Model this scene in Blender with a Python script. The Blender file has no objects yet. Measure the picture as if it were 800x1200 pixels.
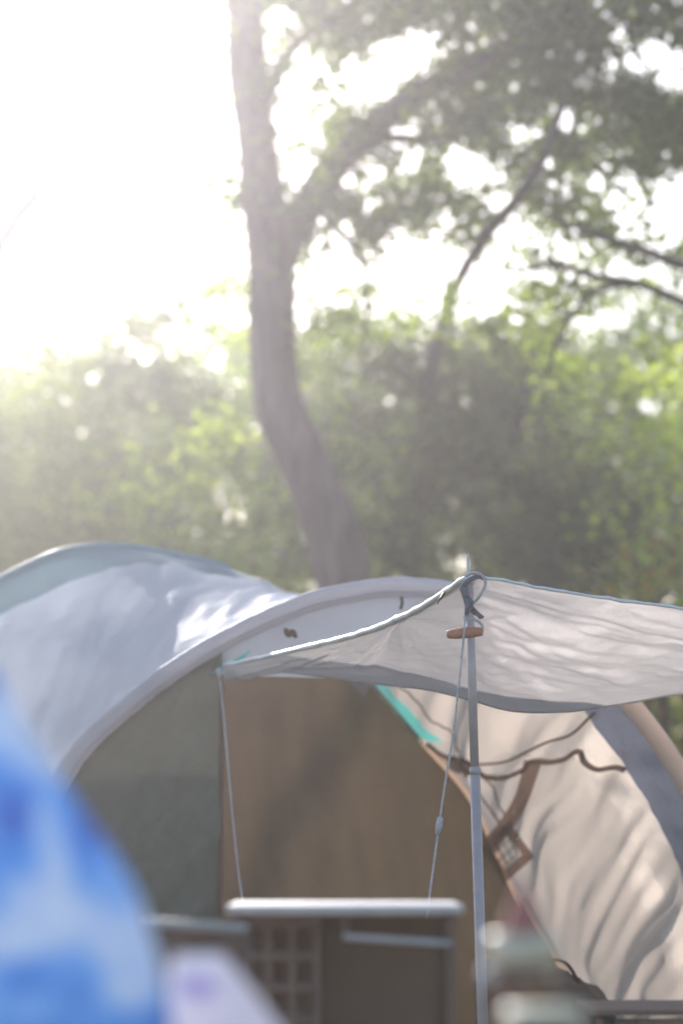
import bpy, math, random
import numpy as np
from mathutils import Vector, noise
random.seed(7); RNG = np.random.default_rng(11)
S = bpy.context.scene
COL = S.collection

# ------------------------------------------------------------------ camera model
F_PX, CAM_H, HORIZON = 2833.0, 1.0, 1000.0
PITCH = math.atan((HORIZON - 600.0) / F_PX)
CA, SA = math.cos(PITCH), math.sin(PITCH)

def P(px, py, d):
    """point of the place seen at photo position (px,py), d metres in front (world y)."""
    u, v = (px - 400.0) / F_PX, (600.0 - py) / F_PX
    x, y, z = u, CA - v * SA, SA + v * CA
    k = d / y
    return Vector((x * k, d, CAM_H + z * k))

def project(pts):
    x, y, z = pts[:, 0], pts[:, 1], pts[:, 2] - CAM_H
    w = y * CA + z * SA
    return 400 + F_PX * x / w, 600 - F_PX * (-y * SA + z * CA) / w

# ------------------------------------------------------------------ object helpers
def props(o, label=None, cat=None, group=None, kind=None):
    if label: o['label'] = label
    if cat: o['category'] = cat
    if group: o['group'] = group
    if kind: o['kind'] = kind
    return o

def thing(name, label, cat, loc, group=None):
    o = bpy.data.objects.new(name, None); COL.objects.link(o)
    o.location = loc; o.empty_display_size = 0.1
    return props(o, label, cat, group)

def world_loc(o):
    p = Vector((0, 0, 0))
    while o is not None:
        p = p + Vector(o.location); o = o.parent
    return p

def mesh_obj(name, verts, faces, material, parent=None, smooth=True, label=None):
    """verts in world coordinates; moved into the parent's frame (no rotations are used)."""
    off = world_loc(parent) if parent else Vector((0, 0, 0))
    me = bpy.data.meshes.new(name)
    me.from_pydata([tuple(Vector(v) - off) for v in verts], [], faces)
    me.materials.append(material)
    if smooth:
        me.polygons.foreach_set('use_smooth', [True] * len(me.polygons))
    me.update()
    o = bpy.data.objects.new(name, me); COL.objects.link(o)
    if parent: o.parent = parent
    if label: o['label'] = label
    return o

def catmull(pts, n):
    pts = [np.array(p, float) for p in pts]
    ext = [2 * pts[0] - pts[1]] + pts + [2 * pts[-1] - pts[-2]]
    dense = []
    for i in range(1, len(ext) - 2):
        p0, p1, p2, p3 = ext[i - 1], ext[i], ext[i + 1], ext[i + 2]
        for t in np.linspace(0, 1, 24, endpoint=False):
            dense.append(0.5 * (2 * p1 + (p2 - p0) * t + (2 * p0 - 5 * p1 + 4 * p2 - p3) * t * t + (3 * p1 - p0 - 3 * p2 + p3) * t ** 3))
    dense.append(pts[-1])
    dense = np.array(dense)
    L = np.concatenate([[0], np.cumsum(np.linalg.norm(np.diff(dense, axis=0), axis=1))])
    s = np.linspace(0, L[-1], n)
    return np.stack([np.interp(s, L, dense[:, k]) for k in range(dense.shape[1])], 1)

def grid_faces(nu, nv, close_u=False):
    f = []
    for i in range(nu - 1 + (1 if close_u else 0)):
        for j in range(nv - 1):
            a, b = i * nv + j, ((i + 1) % nu) * nv + j
            f.append((a, b, b + 1, a + 1))
    return f

def tube_geo(path, radii, n=10, flat=1.0, caps=True):
    path = np.array(path, float); m = len(path)
    if np.isscalar(radii): radii = [radii] * m
    V, Fc = [], []
    up = Vector((0, 0, 1))
    t0 = Vector(path[1] - path[0]).normalized()
    nrm = t0.orthogonal().normalized()
    for i in range(m):
        t = Vector(path[min(i + 1, m - 1)] - path[max(i - 1, 0)]).normalized()
        nrm = (nrm - t * nrm.dot(t)).normalized()
        bi = t.cross(nrm)
        for k in range(n):
            a = 2 * math.pi * k / n
            V.append(Vector(path[i]) + nrm * math.cos(a) * radii[i] + bi * math.sin(a) * radii[i] * flat)
    for i in range(m - 1):
        for k in range(n):
            k2 = (k + 1) % n
            Fc.append((i * n + k, i * n + k2, (i + 1) * n + k2, (i + 1) * n + k))
    if caps:
        Fc.append(tuple(range(n - 1, -1, -1))); Fc.append(tuple((m - 1) * n + k for k in range(n)))
    return V, Fc

def tube(name, path, radii, material, parent=None, n=10, flat=1.0):
    V, Fc = tube_geo(path, radii, n, flat)
    return mesh_obj(name, V, Fc, material, parent)

def join_geo(parts):
    V, Fc = [], []
    for v, f in parts:
        b = len(V); V += list(v); Fc += [tuple(i + b for i in q) for q in f]
    return V, Fc

def box_geo(c, s, bev=0.006):
    """box with chamfered edges (24 corner verts)."""
    cx, cy, cz = c; hx, hy, hz = s[0] / 2, s[1] / 2, s[2] / 2
    bev = min(bev, hx * .9, hy * .9, hz * .9)
    import bmesh
    bm = bmesh.new()
    bmesh.ops.create_cube(bm, size=1)
    for v in bm.verts: v.co = Vector((v.co.x * 2 * hx + cx, v.co.y * 2 * hy + cy, v.co.z * 2 * hz + cz))
    bmesh.ops.bevel(bm, geom=list(bm.edges), offset=bev, segments=2, profile=0.6, affect='EDGES')
    bm.verts.index_update()
    V = [v.co.copy() for v in bm.verts]; Fc = [tuple(v.index for v in f.verts) for f in bm.faces]
    bm.free()
    return V, Fc

def lathe_geo(profile, cx, cy, n=32):
    V, Fc = [], []
    m = len(profile)
    for i in range(n):
        a = 2 * math.pi * i / n
        for r, z in profile: V.append(Vector((cx + r * math.cos(a), cy + r * math.sin(a), z)))
    return V, grid_faces(n, m, True)

# ------------------------------------------------------------------ materials
def new_mat(name):
    m = bpy.data.materials.new(name); m.use_nodes = True
    nt = m.node_tree; nt.nodes.clear()
    out = nt.nodes.new('ShaderNodeOutputMaterial')
    return m, nt, out

def tex_color(nt, c0, c1, scale, detail=5, coords='Object', stretch=(1, 1, 1), lo=.35, hi=.65):
    tc = nt.nodes.new('ShaderNodeTexCoord'); mp = nt.nodes.new('ShaderNodeMapping')
    mp.inputs['Scale'].default_value = stretch
    nz = nt.nodes.new('ShaderNodeTexNoise'); nz.inputs['Scale'].default_value = scale; nz.inputs['Detail'].default_value = detail
    rp = nt.nodes.new('ShaderNodeValToRGB')
    rp.color_ramp.elements[0].position = lo; rp.color_ramp.elements[1].position = hi
    rp.color_ramp.elements[0].color = (*c0, 1); rp.color_ramp.elements[1].color = (*c1, 1)
    L = nt.links
    L.new(tc.outputs[coords], mp.inputs[0]); L.new(mp.outputs[0], nz.inputs['Vector']); L.new(nz.outputs[0], rp.inputs[0])
    return rp.outputs[0], nz.outputs[0]

def bump(nt, height, strength=.3, dist=.01):
    b = nt.nodes.new('ShaderNodeBump'); b.inputs['Strength'].default_value = strength; b.inputs['Distance'].default_value = dist
    nt.links.new(height, b.inputs['Height']); return b.outputs[0]

def cloth(name, c, trans, fac, vary=.08, bumpk=.25, scale=9, stretch=(1, 1, 1), sheen=.35):
    """woven cloth: diffuse + light coming through."""
    m, nt, out = new_mat(name)
    d0 = tuple(x * (1 - vary) for x in c)
    col, h = tex_color(nt, d0, c, scale, 6, 'Object', stretch)
    _, weave = tex_color(nt, (0, 0, 0), (1, 1, 1), 260, 2)
    add = nt.nodes.new('ShaderNodeMath'); add.operation = 'MULTIPLY_ADD'; add.inputs[1].default_value = .12
    nt.links.new(weave, add.inputs[0]); nt.links.new(h, add.inputs[2])
    nb = bump(nt, add.outputs[0], bumpk, .03)
    di = nt.nodes.new('ShaderNodeBsdfDiffuse'); tr = nt.nodes.new('ShaderNodeBsdfTranslucent')
    nt.links.new(col, di.inputs[0]); tr.inputs[0].default_value = (*trans, 1)
    nt.links.new(nb, di.inputs['Normal']); nt.links.new(nb, tr.inputs['Normal'])
    mx = nt.nodes.new('ShaderNodeMixShader'); mx.inputs[0].default_value = fac
    nt.links.new(di.outputs[0], mx.inputs[1]); nt.links.new(tr.outputs[0], mx.inputs[2])
    gl = nt.nodes.new('ShaderNodeBsdfGlossy'); gl.inputs['Roughness'].default_value = .42; gl.inputs[0].default_value = (.9, .9, .9, 1)
    nt.links.new(nb, gl.inputs['Normal'])
    fr = nt.nodes.new('ShaderNodeFresnel'); fr.inputs[0].default_value = 1.3; nt.links.new(nb, fr.inputs[1])
    mg = nt.nodes.new('ShaderNodeMath'); mg.operation = 'MULTIPLY'; mg.inputs[1].default_value = sheen; nt.links.new(fr.outputs[0], mg.inputs[0])
    m3 = nt.nodes.new('ShaderNodeMixShader'); nt.links.new(mg.outputs[0], m3.inputs[0])
    nt.links.new(mx.outputs[0], m3.inputs[1]); nt.links.new(gl.outputs[0], m3.inputs[2])
    nt.links.new(m3.outputs[0], out.inputs[0])
    return m

def solid(name, c, rough=.5, metal=0.0, vary=.15, scale=12, bumpk=.1, stretch=(1, 1, 1), coat=0, spec=.5):
    m, nt, out = new_mat(name)
    col, h = tex_color(nt, tuple(x * (1 - vary) for x in c), tuple(min(1, x * (1 + vary * .5)) for x in c), scale, 6, 'Object', stretch)
    b = nt.nodes.new('ShaderNodeBsdfPrincipled')
    nt.links.new(col, b.inputs['Base Color']); b.inputs['Roughness'].default_value = rough; b.inputs['Metallic'].default_value = metal
    b.inputs['Coat Weight'].default_value = coat
    b.inputs['Specular IOR Level'].default_value = spec
    nt.links.new(bump(nt, h, bumpk, .01), b.inputs['Normal'])
    nt.links.new(b.outputs[0], out.inputs[0])
    return m

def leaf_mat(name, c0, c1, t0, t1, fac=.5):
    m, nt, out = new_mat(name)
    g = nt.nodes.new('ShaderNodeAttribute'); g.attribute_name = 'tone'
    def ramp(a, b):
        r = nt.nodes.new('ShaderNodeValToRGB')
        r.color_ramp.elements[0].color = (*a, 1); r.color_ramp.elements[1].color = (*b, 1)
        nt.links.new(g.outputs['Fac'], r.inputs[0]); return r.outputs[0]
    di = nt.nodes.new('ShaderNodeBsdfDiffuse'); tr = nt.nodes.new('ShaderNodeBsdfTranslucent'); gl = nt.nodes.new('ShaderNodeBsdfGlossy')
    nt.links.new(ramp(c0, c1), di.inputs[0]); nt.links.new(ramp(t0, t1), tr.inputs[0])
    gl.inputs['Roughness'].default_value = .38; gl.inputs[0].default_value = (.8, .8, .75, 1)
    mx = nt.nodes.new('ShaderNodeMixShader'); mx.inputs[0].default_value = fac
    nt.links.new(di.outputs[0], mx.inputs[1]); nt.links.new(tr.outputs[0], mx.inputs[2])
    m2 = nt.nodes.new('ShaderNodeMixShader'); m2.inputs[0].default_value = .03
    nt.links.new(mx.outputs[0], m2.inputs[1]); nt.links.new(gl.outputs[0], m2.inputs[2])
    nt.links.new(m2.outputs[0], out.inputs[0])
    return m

M_ROOF = cloth('white_tent_cloth', (.80, .84, .93), (.78, .85, .99), .50, .05, .2, sheen=.08)
M_WALL = cloth('cream_tent_cloth', (.78, .68, .61), (.86, .715, .60), .66, .07, .10, 5, (2, 2, 2))
M_TARP = cloth('tarp_cloth', (.68, .63, .62), (.61, .555, .54), .54, .06, .3, 7)
M_HEM = solid('tarp_hem_coating', (.82, .82, .83), .38, 0, .05, 20, .3)
M_SLEEVE = cloth('sleeve_cloth', (.80, .76, .78), (.70, .66, .68), .45)
M_BEIGE = cloth('valance_cloth', (.80, .80, .84), (.72, .74, .82), .5)
M_TEAL_LIT = cloth('teal_cloth_lit', (.28, .52, .50), (.16, .98, .80), .6)  # lit copy of the ridge cloth; light coming through is put into the teal
M_RIDGE = cloth('ridge_cloth', (.34, .46, .52), (.30, .46, .50), .4)
M_GREYBLUE = cloth('grey_blue_cloth', (.27, .28, .33), (.25, .26, .32), .35)
M_OLIVE = cloth('grey_olive_cloth', (.195, .19, .145), (.17, .16, .12), .08, .12, .4, 10)
M_BROWN = cloth('brown_cloth', (.16, .115, .068), (.2, .14, .08), .12, .2, .5, 4)
M_STRAP_SHADE = cloth('brown_webbing_shade', (.24, .15, .10), (.28, .16, .10), .35)  # real straps and seams, also painted shade beside the rear hoop
M_WALL_SHADE = cloth('wall_shade_brown', (.42, .30, .23), (.46, .31, .23), .45)  # flat brown for the shadow bands painted on the side wall
M_SEAM_SHADE = cloth('wall_seam_shade', (.36, .26, .20), (.4, .28, .2), .4)  # wall seam and stitches, also the thin painted shadow lines
M_TIE = cloth('dark_tie', (.12, .10, .09), (.1, .1, .1), .05)
M_ROPE = solid('grey_rope', (.55, .53, .54), .8, 0, .2, 120, .4)
M_ROPE_DARK = solid('dark_rope', (.16, .16, .18), .8, 0, .2, 120, .4)
M_ALU = solid('pole_metal', (.54, .47, .47), .5, .2, .08, 30)
M_BRIGHT_ALU = solid('glint_metal', (.62, .60, .60), .55, .2, .06, 18)
M_WOOD = solid('toggle_wood', (.58, .24, .13), .6, 0, .25, 60, .3, (1, 6, 6))
M_BARK = solid('bark', (.17, .125, .115), .9, 0, .35, 5, .5, (3, 3, .5))
M_BARK2 = solid('dark_bark', (.07, .055, .045), .9, 0, .4, 8, .9, (3, 3, .6))
M_KBROWN = solid('kitchen_brown_cloth', (.25, .175, .125), .9, 0, .12, 6, .2, spec=.1)
M_BLACK = solid('dark_plastic', (.06, .055, .05), .8, spec=.1)
M_CRATE = solid('brown_plastic', (.25, .18, .145), .8, 0, .1)
M_CHAIRCLOTH = solid('brown_canvas', (.20, .13, .095), .85, 0, .15, 30, .3)
M_GREYRAIL = solid('grey_rail', (.50, .48, .45), .6, .1, .1)
M_RED = solid('red_plastic', (.44, .17, .13), .4, 0, .05)
M_PALE = solid('pale_plastic', (.64, .60, .45), .45, 0, .05)
M_SAUCE = solid('brown_glass', (.16, .075, .035), .12, 0, .1, coat=.6)
M_SLAT = solid('slat_wood', (.27, .19, .14), .95, 0, .3, 9, .3, (1, 8, 1), 0, .1)
M_TABLE = solid('table_wood', (.30, .22, .16), .5, 0, .25, 5, .2, (8, 1, 1))
M_BAG = solid('brown_bag_cloth', (.16, .11, .07), .9, 0, .2, 14, .4)
M_LEAF = leaf_mat('leaf_dark', (.035, .065, .018), (.08, .115, .03), (.15, .26, .025), (.48, .60, .07), .55)
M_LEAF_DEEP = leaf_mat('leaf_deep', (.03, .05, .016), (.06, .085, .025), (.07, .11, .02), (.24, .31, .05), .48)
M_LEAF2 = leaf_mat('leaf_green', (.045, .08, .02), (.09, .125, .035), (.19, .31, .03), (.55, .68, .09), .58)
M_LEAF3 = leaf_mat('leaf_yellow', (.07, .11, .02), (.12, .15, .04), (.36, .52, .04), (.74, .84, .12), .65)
M_LEAF4 = leaf_mat('leaf_grey', (.05, .08, .035), (.085, .12, .055), (.17, .28, .06), (.44, .55, .15), .55)
M_LEAF5 = leaf_mat('leaf_orange', (.06, .09, .02), (.22, .09, .03), (.26, .38, .04), (.80, .30, .05), .58)

# ------------------------------------------------------------------ ground
def ground_material():
    m, nt, out = new_mat('dry_grass_ground')
    a, h = tex_color(nt, (.10, .075, .045), (.075, .095, .035), .6, 8)
    b = nt.nodes.new('ShaderNodeBsdfPrincipled'); b.inputs['Roughness'].default_value = .95
    nt.links.new(a, b.inputs['Base Color'])
    _, h2 = tex_color(nt, (0, 0, 0), (1, 1, 1), 30, 8)
    nt.links.new(bump(nt, h2, .8, .04), b.inputs['Normal']); nt.links.new(b.outputs[0], out.inputs[0])
    return m
n = 81; V = []
for i in range(n):
    for j in range(n):
        x, y = -80 + 160 * i / (n - 1), -30 + 160 * j / (n - 1)
        far = max(0, math.hypot(x, y) - 14)
        V.append((x, y, min(far * .02, .6) * noise.noise(Vector((x * .11, y * .11, 0)))))
props(mesh_obj('ground', V, grid_faces(n, n), ground_material()), kind='structure')

# ------------------------------------------------------------------ the big tent
DF, DG = 8.8, 10.1
F_PTS = [(8, 1322), (12, 1200), (36, 1010), (85, 893), (165, 815), (250, 757), (350, 710), (420, 693), (470, 688), (530, 694),
         (600, 716), (670, 758), (740, 827), (800, 912), (845, 1010), (870, 1130), (880, 1322)]
G_PTS = [(-330, 1267), (-318, 1100), (-270, 930), (-180, 800), (-90, 722), (0, 678), (60, 650), (100, 641), (140, 640), (180, 645),
         (270, 666), (350, 706), (402, 756), (440, 803), (495, 867), (545, 925), (575, 985), (600, 1040), (648, 1120), (690, 1175), (715, 1267)]
NT, NS = 240, 70
FH = catmull([P(x, y, DF) for x, y in F_PTS], NT)
GH = catmull([P(x, y, DG) for x, y in G_PTS], NT)
tent = thing('dome_tent', 'large white camping tent with arched hoops and dark front panel behind the awning', 'tent', P(440, 1322, DF))
tent.location.z = 0

def frac_of(curve, px, lo=0, hi=NT):
    X, Y = project(curve); k = lo + int(np.argmin((X[lo:hi] - px[0]) ** 2 + (Y[lo:hi] - px[1]) ** 2)); return k

def fbm(p, o=4): return noise.fractal(p, 1.0, 2.0, o)

def loft_pt(i, s):
    a, b = FH[i], GH[i]
    p = a + (b - a) * s
    t = i / (NT - 1)
    # inward sag between the hoops
    c = np.array([.5 * (FH[NT // 2][0] + GH[NT // 2][0]), p[1], .7])
    inward = c - p; inward[1] = 0; inward /= (np.linalg.norm(inward) + 1e-6)
    arch = math.sin(math.pi * s)
    sag = .10 * arch * (.35 + .65 * math.sin(math.pi * t))
    q = Vector(p)
    if t < .55:
        # tension folds fanning out of the lower hoop corner
        w = fbm(Vector((t * 22 - s * 5, s * 1.3 + t * 3, 3.1)), 3) * .026 + (.5 - abs(noise.noise(Vector((t * 34 - s * 10, s * 1.6, 8.0))))) ** 2 * .020
    else:
        # long slanting folds on the sun side wall
        ph = s - 6.0 * t + .05 * noise.noise(Vector((s * 4, t * 14, 6.6)))
        amp = .35 + 1.1 * max(0, .5 + .9 * noise.noise(Vector((s * 3.2, t * 9, 2.9))))
        w = amp * fbm(Vector((ph * 7.0, t * 1.5 + s * .5, 1.7)), 3) * .044 + fbm(Vector((ph * 16, t * 3 + s, 5.0)), 3) * .014
    k = min(1, 6 * s) * min(1, 6 * (1 - s)) if t < .55 else min(1, max(0, 7 * (s - .12))) * min(1, 6 * (1 - s))
    return p + inward * (sag + w * k)

def loft(name, i0, i1, s0, s1, ns, material, off=0.0):
    V = []
    idx = range(i0, i1)
    for i in idx:
        for s in np.linspace(s0, s1, ns):
            p = loft_pt(i, s); V.append(p + np.array([0, 0, off]))
    return mesh_obj(name, V, grid_faces(i1 - i0, ns), material, tent)

I_TEAL_END = frac_of(GH, (497, 869), NT // 2)
I_TOP = NT * 56 // 100
S_BAND, S_TEAL = .84, .89
loft('roof', 0, I_TOP, 0, S_BAND, NS, M_ROOF)
loft('ridge_panel', 0, I_TOP + 3, S_BAND, 1, 16, M_RIDGE)
loft('ridge_panel', I_TOP + 2, I_TEAL_END, S_TEAL, 1, 16, M_TEAL_LIT)['label'] = 'strip of the rear hoop panel, light coming through put into its teal'
loft('side_trim', I_TOP - 1, NT, 0, .15, 10, M_GREYBLUE)
loft('side_wall', I_TOP - 1, I_TEAL_END, .15, S_TEAL, NS, M_WALL)
SIDE = loft('side_wall', I_TEAL_END - 1, NT, .15, 1, NS + 14, M_WALL)
# sleeves over the hoops
IFR = frac_of(FH, (690, 772), NT // 2)
FS = tube('hoop_sleeve', FH[:IFR], [.040 + .004 * noise.noise(Vector((i * .45, 0, 2))) + .003 * noise.noise(Vector((i * 1.3, 4, 2))) for i in range(IFR)], M_SLEEVE, tent, 14, .8)
V = [p + (np.array([0, 0, .7]) - np.array([p[0] - .1, 0, p[2] - 0])) * np.array([.016, 0, .016]) + np.array([0, -.034, 0]) for p in FH[:IFR]]
tube('sleeve_seam', V, .0035, M_SLEEVE, FS, 6)
tube('hoop_sleeve', FH[IFR - 1:], .040, M_WALL, tent, 12, .8)
tube('hoop_sleeve', GH[:I_TOP + 2], .014, M_RIDGE, tent, 10)
tube('hoop_sleeve', GH[I_TEAL_END:], .022, M_WALL, tent, 10)

def plane_fill(name, outline, d, material, ny=50, wr=.02, seed=0., stretch=(3, 1), d_fn=None):
    """sheet hanging in the plane y=d; outline = list of (x_left,x_right,z) rows."""
    V = []
    nx = 50
    for (xl, xr, z) in outline:
        for k in range(nx):
            x = xl + (xr - xl) * k / (nx - 1)
            y = d + wr * fbm(Vector((x * stretch[0], seed, z * stretch[1])), 4)
            V.append((x, y, z))
    return mesh_obj(name, V, grid_faces(len(outline), nx), material, tent)

# left front panel (below the hoop, up to the upright seam)
XR = P(259, 900, DF).x
def z_of_hoop(curve, x, left=True):
    k = NT // 2
    pts = curve[:k] if left else curve[k:]
    o = np.argsort(pts[:, 0]); return float(np.interp(x, pts[o, 0], pts[o, 2]))
def col_fill(name, x0, x1, ztop, zbot, d, material, nx, nz, wr, sx, sz, seed, shear=0.):
    V = []
    for i in range(nx):
        x = x0 + (x1 - x0) * i / (nx - 1); zt, zb = ztop(x), zbot(x)
        for j in range(nz):
            z = zb + (zt - zb) * j / (nz - 1)
            y = d + wr * fbm(Vector((x * sx + z * shear, seed, z * sz)), 4)
            V.append((x, y, z))
    return mesh_obj(name, V, grid_faces(nx, nz), material, tent)
xl = FH[0][0] + .01
col_fill('front_panel', xl, XR, lambda x: z_of_hoop(FH, x), lambda x: 0.0, DF + .05, M_OLIVE, 60, 80, .035, 5, 1.5, 2.0, -4)
# upright seam on the panel's free edge
tube('panel_seam', [(XR, DF + .045, z) for z in np.linspace(0, z_of_hoop(FH, XR), 20)], .009, M_STRAP_SHADE, tent, 8)
# white gable cloth under the arch
zl = lambda x: P(258 + (x - XR) / DF * F_PX, 790 + 4 * math.sin((x - XR) * 3), DF).z
xr2 = P(640, 790, DF).x
VAL = col_fill('valance', XR, xr2, lambda x: float(np.interp(x, FH[:, 0], FH[:, 2])), zl, DF + .03, M_BEIGE, 60, 16, .012, 4, 3, 6.0)
# teal corner gusset under the arch at the left end of the valance
g = [P(247, 789, DF - .01), P(296, 760, DF - .01), P(286, 772, DF - .012), P(268, 787, DF - .012)]
mesh_obj('corner_gusset', g, [(0, 1, 2, 3)], M_TEAL_LIT, tent)
# small tie toggle hanging on the valance
tie = catmull([P(334, 737, DF - .03), P(338, 743, DF - .05), P(343, 741, DF - .045), P(347, 747, DF - .05)], 14)
tube('tie_toggle', tie, [.006 + .008 * math.sin(math.pi * k / 13) for k in range(14)], M_STRAP_SHADE, VAL, 8)
tie = catmull([P(470, 700, DF - .03), P(471, 707, DF - .035), P(469, 714, DF - .03)], 8)
tube('tie_toggle', tie, .006, M_TIE, VAL, 8)
# brown cloth partition filling the rear hoop
gx0, gx1 = GH[0][0] + .02, GH[-1][0] - .02
def gtop(x):
    return max(.02, min(1.84, float(np.interp(x, GH[:, 0], GH[:, 2])) - (.03 if x > .1 else .12)))
col_fill('partition', gx0, gx1, gtop, lambda x: 0.0, DG - .05, M_BROWN, 140, 80, .07, 3.5, .7, 9.0, .5)
# groundsheet
mesh_obj('groundsheet', [(FH[0][0], DF + .1, .012), (FH[-1][0], DF + .1, .012), (GH[-1][0], DG - .1, .012), (GH[0][0], DG - .1, .012)], [(0, 1, 2, 3)], M_BAG, tent, False)

# stitched seam running beside the rear hoop
V = [loft_pt(i, .80) for i in range(I_TEAL_END - 22, I_TEAL_END + 14)]
tube('wall_seam', [p + (np.array([0, 0, CAM_H]) - p) * .0015 for p in V], .004, M_SEAM_SHADE, SIDE, 8)
# shadow bands laid on as brown strips and lines on the inside of the sun side wall
def wall_pt(px, py, lift=.02):
    """point just inside the side wall, seen at px,py (ray cast on the loft)."""
    best = None
    for i in range(NT // 2, NT):
        for s in np.linspace(.02, 1, 60):
            pass
    return best
WALL = np.array([[loft_pt(i, s) for s in np.linspace(0, 1, 90)] for i in range(NT // 2, NT)])
WX, WY = project(WALL.reshape(-1, 3)); WFLAT = WALL.reshape(-1, 3)
def wall_pt(px, py, lift=.012):
    d2 = (WX - px) ** 2 + (WY - py) ** 2
    k = np.argsort(d2)[:4]; w = 1 / (d2[k] + .5); p = (WFLAT[k] * w[:, None]).sum(0) / w.sum()
    to_cam = np.array([0, 0, CAM_H]) - p; to_cam /= np.linalg.norm(to_cam)
    p = np.array(P(px, py, float(p[1])))
    return p + to_cam * lift
def shade_line(name, pts, r, material, n=60, flat=1.0):
    q = catmull([(x, y) for x, y in pts], n)
    path = catmull([wall_pt(x, y) for x, y in q[::3]] , n)
    return tube(name, path, r, material, SIDE, 8, flat)
shade_line('shade_band', [(556, 898), (566, 909), (590, 911), (612, 902), (622, 892), (640, 893), (660, 890), (677, 879), (684, 893), (700, 902), (720, 899), (738, 905)], .014, M_WALL_SHADE, 60, .45)  # wavy shadow of an overhead hem, built as a brown band
shade_line('shade_line', [(560, 896), (590, 893), (615, 882), (640, 870), (668, 861), (690, 841), (700, 832)], .0055, M_SEAM_SHADE)  # finer shadow line, built as a thin brown tube
shade_line('shade_band', [(500, 872), (520, 886), (540, 890), (556, 898)], .010, M_STRAP_SHADE)  # shade at the rear hoop, leading into the wavy band
shade_line('shade_line', [(560, 930), (575, 950), (592, 975), (600, 985)], .005, M_SEAM_SHADE)
# dark patches painting the shade around the rear hoop foot
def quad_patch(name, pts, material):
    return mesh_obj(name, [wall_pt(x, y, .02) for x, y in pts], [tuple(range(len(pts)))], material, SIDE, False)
quad_patch('shade_patch', [(523, 890), (540, 886), (556, 897), (552, 908), (535, 906), (526, 902)], M_STRAP_SHADE)
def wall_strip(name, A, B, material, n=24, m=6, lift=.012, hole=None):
    """flat brown sheet that paints shade on the wall between two edge lines."""
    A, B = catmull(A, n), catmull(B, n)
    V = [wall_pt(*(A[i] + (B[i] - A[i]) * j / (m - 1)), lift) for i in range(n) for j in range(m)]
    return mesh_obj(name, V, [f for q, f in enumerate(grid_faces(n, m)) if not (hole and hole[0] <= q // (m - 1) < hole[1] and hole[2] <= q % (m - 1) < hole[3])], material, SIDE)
wall_strip('shade_strip', [(614, 890), (604, 930), (585, 962), (560, 992)], [(634, 894), (618, 940), (600, 972), (572, 1008)], M_WALL_SHADE)  # wide soft diagonal shadow, laid on as a brown strip
wall_strip('shade_patch', [(560, 992), (574, 1012), (590, 1036)], [(596, 962), (612, 985), (626, 1004)], M_WALL_SHADE, 14, 10, .014, (3, 10, 2, 7))  # brown frame painting the shade around a pale opening
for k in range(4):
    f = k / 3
    p0 = wall_pt(571 + 16 * f, 994 + 25 * f, .031); p1 = wall_pt(592 + 15 * f, 974 + 27 * f, .031); tube('vent_stitch', [p0, (p0 + p1) / 2, p1], .0024, M_SEAM_SHADE, SIDE, 6)
    p0 = wall_pt(571 + 21 * f, 994 - 20 * f, .031); p1 = wall_pt(587 + 20 * f, 1019 - 18 * f, .031); tube('vent_stitch', [p0, (p0 + p1) / 2, p1], .0024, M_SEAM_SHADE, SIDE, 6)

# ------------------------------------------------------------------ awning
NEAR = [(262, 781, 8.70), (340, 764, 8.35), (420, 744, 7.95), (480, 720, 7.55), (520, 696, 7.25), (546, 679, 7.10), (566, 678, 7.10), (600, 684, 7.15),
        (660, 695, 7.25), (740, 707, 7.40), (800, 715, 7.50), (900, 738, 7.7), (1050, 790, 8.1)]
FAR = [(262, 786, 8.72), (330, 787, 8.5), (440, 801, 8.2), (500, 808, 8.05), (550, 820, 7.92), (600, 833, 7.85), (660, 834, 7.85), (700, 829, 7.87), (740, 823, 7.9),
       (800, 813, 8.0), (880, 812, 8.05), (960, 818, 8.2), (1050, 830, 8.3)]
NU, NV = 260, 90
near = catmull([P(*p) for p in NEAR], NU); far = catmull([P(*p) for p in FAR], NU)
awn = thing('awning', 'translucent grey-white tarp awning raised on the thin metal pole', 'awning', Vector((near[80][0], near[80][1], near[80][2])))
V = []
for i in range(NU):
    for j in range(NV):
        v = j / (NV - 1)
        p = near[i] + (far[i] - near[i]) * v
        k = math.sin(math.pi * min(1, v * 1.0)) ** .6 if 0 < v < 1 else 0
        dx = p[0] - near[88][0]
        r = math.hypot(dx, (v) * .9)
        ang = math.atan2(v * .9, dx)
        w = .016 * fbm(Vector((ang * 5, r * .8, 2.2)), 3) + .010 * fbm(Vector((p[0] * 2.5 + v * 2.6, v * 4.5, .4)), 4) + .010 * fbm(Vector((p[0] * 3.0, v * 11 - p[0] * 4, 4.4)), 3) + .012 * max(0, .22 - abs(noise.noise(Vector((p[0] * 4 - v * 3.5, v * 3.2 + p[0] * 1.2, 9.1))))) ** 2 * 6 + .014 * max(0, .2 - abs(noise.noise(Vector((p[0] * 3 + v * 6, v * 4.2 - p[0] * 3, 2.1))))) ** 2 * 5
        p = p + np.array([0, -.25 * w * k, w * k - .035 * math.sin(math.pi * v) * min(1, abs(dx) * 2)])
        V.append(p)
mesh_obj('canopy', V, grid_faces(NU, NV), M_TARP, awn)
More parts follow.
